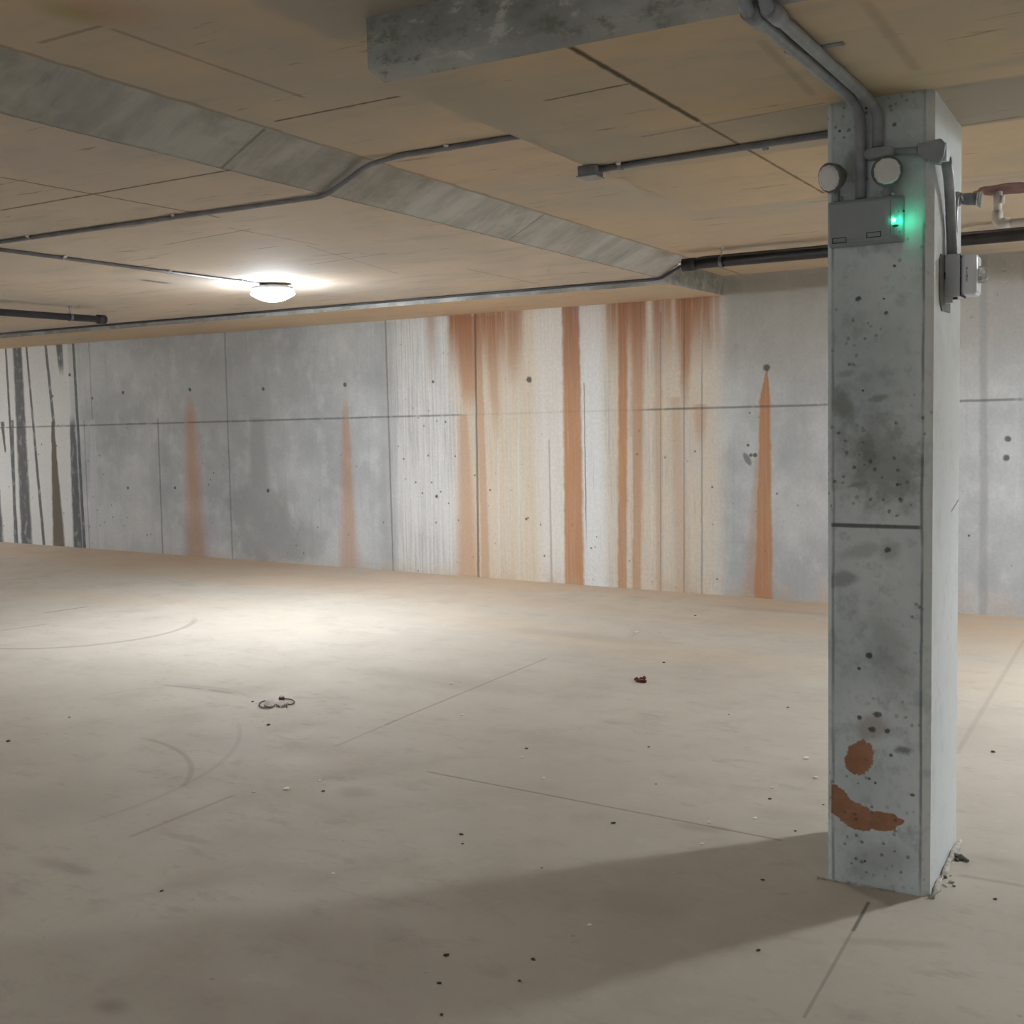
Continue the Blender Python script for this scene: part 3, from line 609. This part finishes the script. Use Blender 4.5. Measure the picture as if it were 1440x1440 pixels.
obj('coupling', tube([(-2.83, yp, zp), (-2.74, yp, zp)], rp+.008, 20), M['blackpipe'], tE, True)
for xx in (-2.56, -.2, 2.4): hanger(tE, (xx, yp, zp), (1, 0, 0), rp, ZH)
obj('end_bolt', lathe([(.012, 0), (.012, .02), (0, .02)], (-2.83, yp-.02, zp+.01), (-1, 0, 0), 6), M['chrome'], tE)
tF = thing('sprinkler_pipe', 'black sprinkler pipe hanging at the far left with its capped end pointing at the wall', 'pipe', (-7.6, 5, 2.40))
zl = 2.385; rl = .027
a_, b_ = onz(0, 439, zl), onz(140, 449, zl); dirL = (b_-a_).normalized()
obj('pipe', tube([a_-dirL*7, b_], rl, 20), M['blackpipe'], tF, True)
obj('end_cap', tube([b_-dirL*.02, b_+dirL*.05], rl+.010, 20), M['blackpipe'], tF, True)
for k in (.28, 2.2, 4.6): q = b_-dirL*k; hanger(tF, q, dirL, rl, ZF)

# white pipe with elbow at the right edge of the view
px_, py_ = -.735, 6.40
tG = thing('plastic_pipe', 'white plastic pipe dropping from a red-stained hole in the ceiling and turning right', 'pipe', (px_, py_, ZH))
obj('drop', tube([(px_, py_, ZH-.006), (px_, py_, 2.47)], .021, 18), M['pvc'], tG, True)
obj('elbow', tube(round_path([(px_, py_, 2.485), (px_, py_, 2.425), (px_+.06, py_, 2.422)], .05), .0265, 18), M['pvc'], tG, True)
obj('arm', tube([(px_+.05, py_, 2.422), (X1-.2, py_, 2.40)], .018, 18), M['pvc'], tG, True)
obj('nipple', tube([(px_+.022, py_-.01, 2.56), (px_+.022, py_-.01, 2.52)], .012, 12), M['pvc'], tG, True)
obj('sealant_ring', lathe([(.15, 0), (.135, -.005), (.08, -.008), (0, -.010)], (px_+.05, py_, ZH), (0, 0, 1), 30, wav=.12, wn=14), M['redstain'], tG)['label'] = 'dark red sealant round the ceiling hole'

# ------------------------------------------------------------------ conduits on the column
r1 = .0155
zc1 = ZP-r1-.002
def fitting(name, c, a, b, wid, hei, label, mat='conduit'):
    """oblong conduit body: a box with rounded ends, cover plate and hub"""
    t = thing(name, label, 'conduit fitting', c); c = Vector(c); a = Vector(a).normalized(); b = Vector(b).normalized(); nrm = a.cross(b)
    pts = []
    for s_, off in ((1, 0), (-1, math.pi)):
        for k in range(9): th = off - math.pi/2 + math.pi*k/8; pts.append((s_*(wid/2-hei/2)+math.cos(th)*hei/2, math.sin(th)*hei/2))
    obj('body', prism(pts, lambda u, v, w: c+a*u+b*v+nrm*w, -.016, .016), M[mat], t, bevel=.003)
    q = [(u*.9, v*.86) for u, v in pts]; obj('cover', prism(q, lambda u, v, w: c+a*u+b*v+nrm*w, .016, .019), M[mat], t)
    obj('cover', prism(q, lambda u, v, w: c+a*u+b*v+nrm*w, -.019, -.016), M[mat], t)
    return t
YF = 2.65
def run(name, label, pts, r, rad, clips):
    t = thing(name, label, 'conduit', pts[-1]); obj('pipe', tube(round_path(pts, rad, 10), r, 16), M['conduit'], t, True)
    return t
xa, xb = -.790, -.742
ta = run('conduit', 'left of two grey conduits bending down the column front into the emergency light', [(-.830, YF-.045, ZP+.03), (-.830, YF-.04, zc1), (-.800, CY0-.13, zc1), (xa, CY0-.019, zc1-.03), (xa, CY0-.019, 2.13)], r1, .12, [])
tb = run('conduit', 'right of two grey conduits bending down the column front to the side fitting', [(-.785, YF-.045, ZP+.03), (-.785, YF-.04, zc1), (-.760, CY0-.10, zc1), (xb+.002, CY0-.019, zc1-.03), (xb, CY0-.019, 2.272)], r1, .12, [])
for t, x_ in ((ta, -.829), (tb, -.784)):
    obj('coupling', tube([(x_, YF-.02, zc1), (x_+.003, YF+.065, zc1)], r1+.005, 16), M['conduit'], t, True)
    obj('riser', tube([(x_-.001, YF-.045, ZP+.005), (x_-.001, YF-.045, ZH-.001)], r1+.004, 16), M['conduit'], t, True)
obj('strap', B(-.86, -.71, 3.02, 3.045, ZP-.003, ZP), M['steel'], tb)
for x_ in (-.853,): obj('screw', lathe([(.006, 0), (.005, -.006), (0, -.008)], (x_, 3.032, ZP-.003), (0, 0, 1), 10), M['screw'], tb, True)
# horizontal fitting and side elbow
f1 = fitting('conduit_fitting', (-.735, CY0-.021, 2.252), (1, 0, 0), (0, 0, 1), .088, .032, 'oblong grey conduit fitting above the right lamp head on the column')
hz = run('conduit', 'short grey conduit across the column front behind the right lamp head', [(-.692, CY0-.021, 2.252), (-.615, CY0-.022, 2.247)], .010, .02, [])
# elbow at the corner (wraps round the chamfer)
t = thing('conduit_elbow', 'angular grey conduit elbow wrapped round the front right corner of the column', 'conduit fitting', (-.59, CY0-.03, 2.235))
obj('body', prism([(-.625, 2.262), (-.560, 2.268), (-.548, 2.250), (-.552, 2.215), (-.566, 2.198), (-.590, 2.205), (-.625, 2.232)], lambda u, v, w: (u, w, v), CY0-.046, CY0-.006), M['conduit'], t, bevel=.004)
obj('side_cover', prism([(CY0-.040, 2.256), (CY0+.04, 2.25), (CY0+.04, 2.215), (CY0-.03, 2.205)], lambda u, v, w: (w, u, v), -.574, -.546), M['greybox'], t, bevel=.003)
obj('screw', lathe([(.005, 0), (.004, .005), (0, .006)], (-.600, CY0-.046, 2.21), (0, -1, 0), 10), M['chrome'], t, True)
# drop to the outlet box
YB = 3.80
tdn = thing('conduit', 'thick grey conduit curving down the right side of the column into the outlet box', 'conduit', (-.56, YB, 2.0))
pa = [(-.558, 3.625, 2.222), (-.556, 3.66, 2.19), (-.562, 3.74, 2.13), (-.567, 3.80, 2.06), (-.567, 3.82, 1.975)]
obj('pipe', tube(round_path(pa, .06), .0155, 16), M['conduit'], tdn, True)
obj('coupling', tube([(-.5655, 3.785, 2.085), (-.567, 3.812, 2.035)], .017, 16), M['conduit_dull'], tdn, True)
obj('connector', tube([(-.567, 3.82, 1.992), (-.567, 3.82, 1.968)], .016, 16), M['conduit'], tdn, True)
# outlet box with strobe
tx = thing('strobe_alarm', 'pale grey strobe alarm with a clear faceted lens on a box on the column side', 'alarm', (-.587, YB, 1.90))
z0, z1 = 1.838, 1.968
obj('backing_patch', prism([(3.70, 1.945), (3.73, 1.965), (3.90, 1.965), (3.90, 1.80), (3.745, 1.795), (3.715, 1.82), (3.70, 1.86)], lambda u, v, w: (w, u, v), -.5868, -.583), M['drabgrey'], tx)  # thin irregular dark grey patch on the column behind the box
obj('back_box', B(-.5835, -.538, YB-.015, YB+.085, z0, z1), M['greybox'], tx, bevel=.003)
cv = obj('cover', B(-.537, -.490, YB-.018, YB+.088, z0+.004, z1-.002), M['palecover'], tx, bevel=.013)
obj('gasket', B(-.5385, -.5360, YB-.0165, YB+.0865, z0+.002, z1), M['ink'], tx)
obj('lens', lathe([(.026, 0), (.027, .010), (.022, .022), (.010, .027), (0, .027)], (-.490, YB+.034, 1.905), (1, 0, 0), 8), M['clear'], tx)
obj('bracket_foot', B(-.585, -.560, YB-.012, YB+.01, z0-.016, z0), M['greybox'], tx)
obj('drain_plug', lathe([(.008, 0), (.008, -.006), (0, -.007)], (-.555, YB+.0, z0), (0, 0, 1), 10), M['ink'], tx)
obj('slot', B(-.5835, -.5805, YB-.0165, YB-.0145, 1.893, 1.915), M['ink'], tx)
def text(name, s, loc, size, mat, parent, rot=(math.pi/2, 0, 0)):
    c = bpy.data.curves.new(name, 'FONT'); c.body = s; c.size = size; c.extrude = .0003; c.align_x = 'CENTER'; c.align_y = 'CENTER'; c.space_line = .78
    o = bpy.data.objects.new(name, c); COL.objects.link(o); o.rotation_euler = rot; o.location = Vector(loc)-parent.location; o.parent = parent; c.materials.append(mat)
    bpy.context.view_layer.update(); me = bpy.data.meshes.new_from_object(o); q = bpy.data.objects.new(name, me); COL.objects.link(q); q.rotation_euler = rot; q.location = o.location; q.parent = parent
    bpy.data.objects.remove(o); return q
text('lettering', 'F\nI\nR\nE', (-.5185, YB-.0185, 1.903), .014, M['ink'], tx)['label'] = 'small dark letters one above another'
# small chrome-tipped sensor with its own thin tube
ts = thing('sensor', 'small dark sensor with a chrome tip on the column side above the strobe alarm', 'sensor', (-.56, 4.02, 2.16))
zS = 2.163
obj('mount', lathe([(.024, 0), (.024, .012), (.019, .022), (0, .022)], (-.588, 4.0, zS+.003), (1, 0, 0), 20), M['conduit'], ts, True)
obj('body', tube([(-.570, 4.0, zS+.003), (-.545, 4.0, zS), (-.520, 4.0, zS-.004)], [.016, .020, .019], 20), M['conduit_dull'], ts, True)
obj('tip', tube([(-.520, 4.0, zS-.004), (-.512, 4.0, zS-.005)], .0215, 20), M['chrome'], ts, True)
obj('lens_hood', lathe([(.020, 0), (.026, .010), (.026, .014), (0, .014)], (-.520, 4.0, zS-.004), (1, 0, -.1), 20), M['clear'], ts, True)
tth = thing('conduit', 'slender bright tube from the sensor down to the outlet box', 'conduit', (-.57, 3.9, 2.0))
obj('pipe', tube(round_path([(-.560, 3.98, zS-.004), (-.560, 3.93, zS+.012), (-.566, 3.885, zS-.02), (-.566, 3.872, 1.968)], .04), .0055, 12), M['steel'], tth, True)

# ------------------------------------------------------------------ emergency light
te = thing('emergency_light', 'grey twin-head emergency light with a green indicator on the column front', 'emergency light', (-.78, CY0, 2.06))
zb0, zb1 = 1.992, 2.122
pl_ = [(-.880, CY0), (-.880, CY0-.045), (-.872, CY0-.052)] + [(-.712+.045*math.sin(t*math.pi/16), CY0-.008-.044*math.cos(t*math.pi/16)) for t in range(0, 9)] + [(-.667, CY0)]
def housing():
    bm = bmesh.new(); rings = []
    for z, k in ((zb0, .72), (zb0+.006, .9), (zb0+.016, 1.), (zb1-.010, 1.), (zb1-.003, .94), (zb1, .85)):
        rings.append([bm.verts.new((x if x > -.87 or k == 1 else x, CY0-(CY0-y)*k, z + (.010*max(0, (-.80-x)/-.07)*0))) for x, y in pl_])
    n_ = len(pl_)
    for a, b in zip(rings, rings[1:]):
        for i in range(n_): j = (i+1) % n_; bm.faces.new((a[i], a[j], b[j], b[i]))
    bm.faces.new(rings[0]); bm.faces.new(rings[-1]); return bm
hs = obj('housing', housing(), M['housing'], te)
obj('seam', B(-.6985, -.6965, CY0-.0505, CY0-.001, zb0+.018, zb1-.012), M['drabgrey'], te)
for xs_, zz_ in ((-.845, 2.006), (-.745, 2.014)):
    bm = bmesh.new()
    for a in ((-.021, .021, .006, .008), (-.021, .021, -.008, -.006), (-.021, -.019, -.006, .006), (.019, .021, -.006, .006)): box(bm, xs_+a[0], xs_+a[1], CY0-.0532, CY0-.0495, zz_+a[2], zz_+a[3])
    obj('release_tab', bm, M['ink'], te)
def head(c, ax, nm):
    c = Vector(c); ax = Vector(ax).normalized()
    h = obj('lamp_head', lathe([(.012, -.045), (.026, -.042), (.036, -.026), (.0425, -.004), (.0445, .004), (.041, .006), (0, .006)], c, ax, 32), M['head'], te, True); h['label'] = nm
    obj('lens', lathe([(.0365, .005), (.036, .010), (.031, .013), (.026, .0115), (0, .014)], c, ax, 32, wav=.045, wn=24), M['lens'], h)
    foot = Vector((c.x-ax.x*.02, CY0-.028, zb1-.004)); obj('neck', tube([c-ax*.03, (c-ax*.03).lerp(foot, .6)+Vector((0, .004, 0)), foot], [.009, .009, .012], 12), M['housing'], h, True)
    obj('knob', lathe([(.006, 0), (.006, .008), (0, .009)], foot+Vector((.018, -.012, .012)), (.3, -1, 0), 10), M['steel'], h, True)
c1 = ony(1168, 250, CY0-.060); c2 = ony(1247, 241, CY0-.062)
head(c1, (-.42, -.80, -.22), 'left lamp head turned to the left'); head(c2, (.32, -.92, -.10), 'right lamp head turned to the right')
led = Vector((-.688, CY0-.054, 2.050))
obj('indicator', lathe([(.0055, 0), (.005, .004), (.003, .006), (0, .007)], led+Vector((0, .004, 0)), (.15, -1, 0), 14), M['led'], te, True)['label'] = 'glowing green indicator'
obj('test_button', lump(led+Vector((.004, .006, -.016)), .007, (1.5, .5, .6), 4, .15), M['ink'], te)
for dx, dz in ((.007, .026), (.010, -.032), (.022, .028)): obj('screw', lathe([(.0035, 0), (.003, .003), (0, .003)], (led.x+dx, CY0-.042+dx, led.z+dz), (.3, -1, 0), 8), M['ink'], te)
ld = bpy.data.lights.new('green_indicator_light', 'POINT'); ld.energy = .06; ld.color = (.03, 1., .50); ld.shadow_soft_size = .004
lo = bpy.data.objects.new('green_indicator_light', ld); COL.objects.link(lo); lo.location = Vector((led.x+.030, CY0-.038, led.z)) - te.location; lo.parent = te

# ------------------------------------------------------------------ things lying on the floor
def fz(p, h=0): return Vector((p[0], p[1], floor_z(p[0], p[1])+h))
pc = onfloor(390, 991)
tw = thing('crushed_packaging', 'flattened clear plastic packaging with a dark wire rim and brown cap on the floor', 'litter', fz(pc))
def A(px, py, h=.006): q = onfloor(px, py); return fz(q, h)
o1 = obj('wire_rim', tube(round_path([A(373, 987), A(366, 989), A(364, 994), A(370, 997), A(380, 997)], .02, 4), .0035, 8), M['darkwire'], tw, True)
o2 = obj('wire_rim', tube(round_path([A(400, 984), A(411, 985), A(415, 989), A(411, 992), A(404, 992), A(403, 996)], .02, 4), .0030, 8), M['darkwire'], tw, True)
def sheet(ps, h, seed):
    bm = bmesh.new(); rnd = random.Random(seed); lo_ = [bm.verts.new(A(*p, .002)) for p in ps]; hi_ = [bm.verts.new(A(*p, h*rnd.uniform(.6, 1.2))) for p in ps]
    cx = sum((v.co for v in hi_), Vector())/len(hi_)+Vector((0, 0, h*.5)); c = bm.verts.new(cx); n_ = len(ps)
    for i in range(n_): j = (i+1) % n_; bm.faces.new((lo_[i], lo_[j], hi_[j], hi_[i])); bm.faces.new((hi_[i], hi_[j], c))
    bm.faces.new(lo_); return bm
obj('plastic_film', sheet([(371, 993), (375, 988), (384, 987), (387, 992), (384, 996), (376, 996)], .012, 1), M['film'], tw); obj('plastic_film', sheet([(388, 993), (392, 988), (402, 987), (406, 990), (402, 993), (394, 996)], .012, 2), M['film'], tw)
obj('cap', lathe([(.014, 0), (.016, .003), (.0135, .019), (.012, .021), (0, .021)], A(396, 985, .001), (.1, -.1, 1), 16), M['browncap'], tw)
pr_ = onfloor(901, 959)
tr = thing('dried_flower', 'dark red crumpled flower cluster lying alone on the open floor', 'flower', fz(pr_))
for k, (dx, dy, r, h) in enumerate(((-.022, .0, .013, .012), (-.010, -.018, .013, .010), (.004, .004, .012, .020), (.016, .010, .013, .026), (.026, -.012, .013, .010), (.010, -.016, .011, .008), (-.028, .012, .010, .014))):
    obj('petal', lump(fz((pr_.x+dx, pr_.y+dy), h), r, (1.1, .8, .75), 20+k, .42), M['redleaf'], tr)
obj('petal', lump(fz((pr_.x+.004, pr_.y-.004), .012), .012, (1.1, 1, .8), 31, .3), flat('faded_petal', (.34, .12, .11), .7), tr)['label'] = 'faded pink petal'
rb = onfloor(1352, 1209)
tt = thing('rubble', 'small heap of broken dark rubble beside the column foot', 'rubble', fz(rb))
for k, (dx, dy, r) in enumerate(((0, 0, .015), (-.02, .015, .011), (.018, -.01, .010), (-.012, -.016, .008))): obj('fragment', lump(fz((rb.x+dx, rb.y+dy), r*.5), r, (1.1, 1, .7), 50+k, .35), M['rubble'], tt)
rb = onfloor(1326, 1238)
tt = thing('rubble', 'loose grey crumbs of mortar strewn beside the broken mortar ridge', 'rubble', fz(rb))
for k in range(14):
    dx, dy, r = random.uniform(-.01, .05), random.uniform(-.06, .07), random.uniform(.003, .007); obj('fragment', lump(fz((rb.x+dx, rb.y+dy), r*.5), r, (1.2, 1, .7), 70+k, .35), M['rubble' if k % 2 else 'mortar'], tt)
darks = [(11, 1043, 7), (97, 1009, 4), (228, 1253, 6), (627, 1344, 9), (617, 1383, 7), (750, 1350, 8), (730, 1380, 6), (621, 1427, 6), (649, 1174, 7), (651, 1187, 5), (740, 1053, 6), (912, 1051, 5), (863, 1158, 8), (922, 1103, 4), (1073, 1238, 7), (1066, 1337, 7), (377, 1020, 7), (454, 1113, 6),
         (762, 1221, 4), (1108, 995, 5), (933, 932, 5), (1118, 1169, 5), (1082, 1124, 6), (355, 987, 5), (1397, 1058, 7), (860, 1340, 0), (978, 866, 4), (1025, 1005, 3), (1347, 1004, 0), (1399, 1265, 6), (404, 1178, 0), (1158, 1132, 4)]
whites = [(402, 1110, 8), (650, 1006, 5), (735, 1066, 5), (764, 1095, 5), (829, 1301, 6), (895, 890, 6), (1133, 1067, 8), (998, 1157, 5), (357, 1114, 5), (450, 1098, 5), (988, 1187, 5), (1148, 1094, 6), (468, 1229, 5), (635, 962, 5), (1062, 1151, 6), (1085, 1108, 5), (206, 1150, 0), (948, 1228, 4)]
def chips(lst, name, mat, label, group, sq):
    protos = {}
    for k, (px, py, w) in enumerate(lst):
        if not w: continue
        p = onfloor(px, py); d = (Vector((p.x, p.y, p.z))-EYE).length; r = w*.5*d/FPX
        if not protos:
            bm = lump((0, 0, .45), 1., (1, .8, .55), 90, .3); ob = obj(name, bm, mat); protos['a'] = ob
        else:
            ob = protos['a'].copy(); COL.objects.link(ob)
        ob.location = fz(p, 0); ob.scale = (r, r, r*sq); ob.rotation_euler = (0, 0, random.uniform(0, 6.28)); tag(ob, label, 'debris', group)
chips(darks, 'dirt_crumb', M['darkchip'], 'tiny dark crumb of dirt lying loose on the floor', 'dark crumbs scattered over the floor', .55)
whites = [(a, b, w*1.35) for a, b, w in whites]
chips(whites, 'white_chip', M['whitechip'], 'tiny white speck lying loose on the floor', 'white specks scattered over the floor', .5)

# ------------------------------------------------------------------ world
w = bpy.data.worlds.new('world'); S.world = w; w.use_nodes = True
w.node_tree.nodes['Background'].inputs[0].default_value = (.5, .5, .5, 1); w.node_tree.nodes['Background'].inputs[1].default_value = 0.0
S.cycles.max_bounces = 5; S.cycles.diffuse_bounces = 4; S.cycles.glossy_bounces = 2; S.cycles.sample_clamp_indirect = 8; S.cycles.use_adaptive_sampling = True; S.cycles.adaptive_threshold = .12; S.cycles.adaptive_min_samples = 12; S.cycles.use_denoising = True
S.view_settings.exposure = 0.0
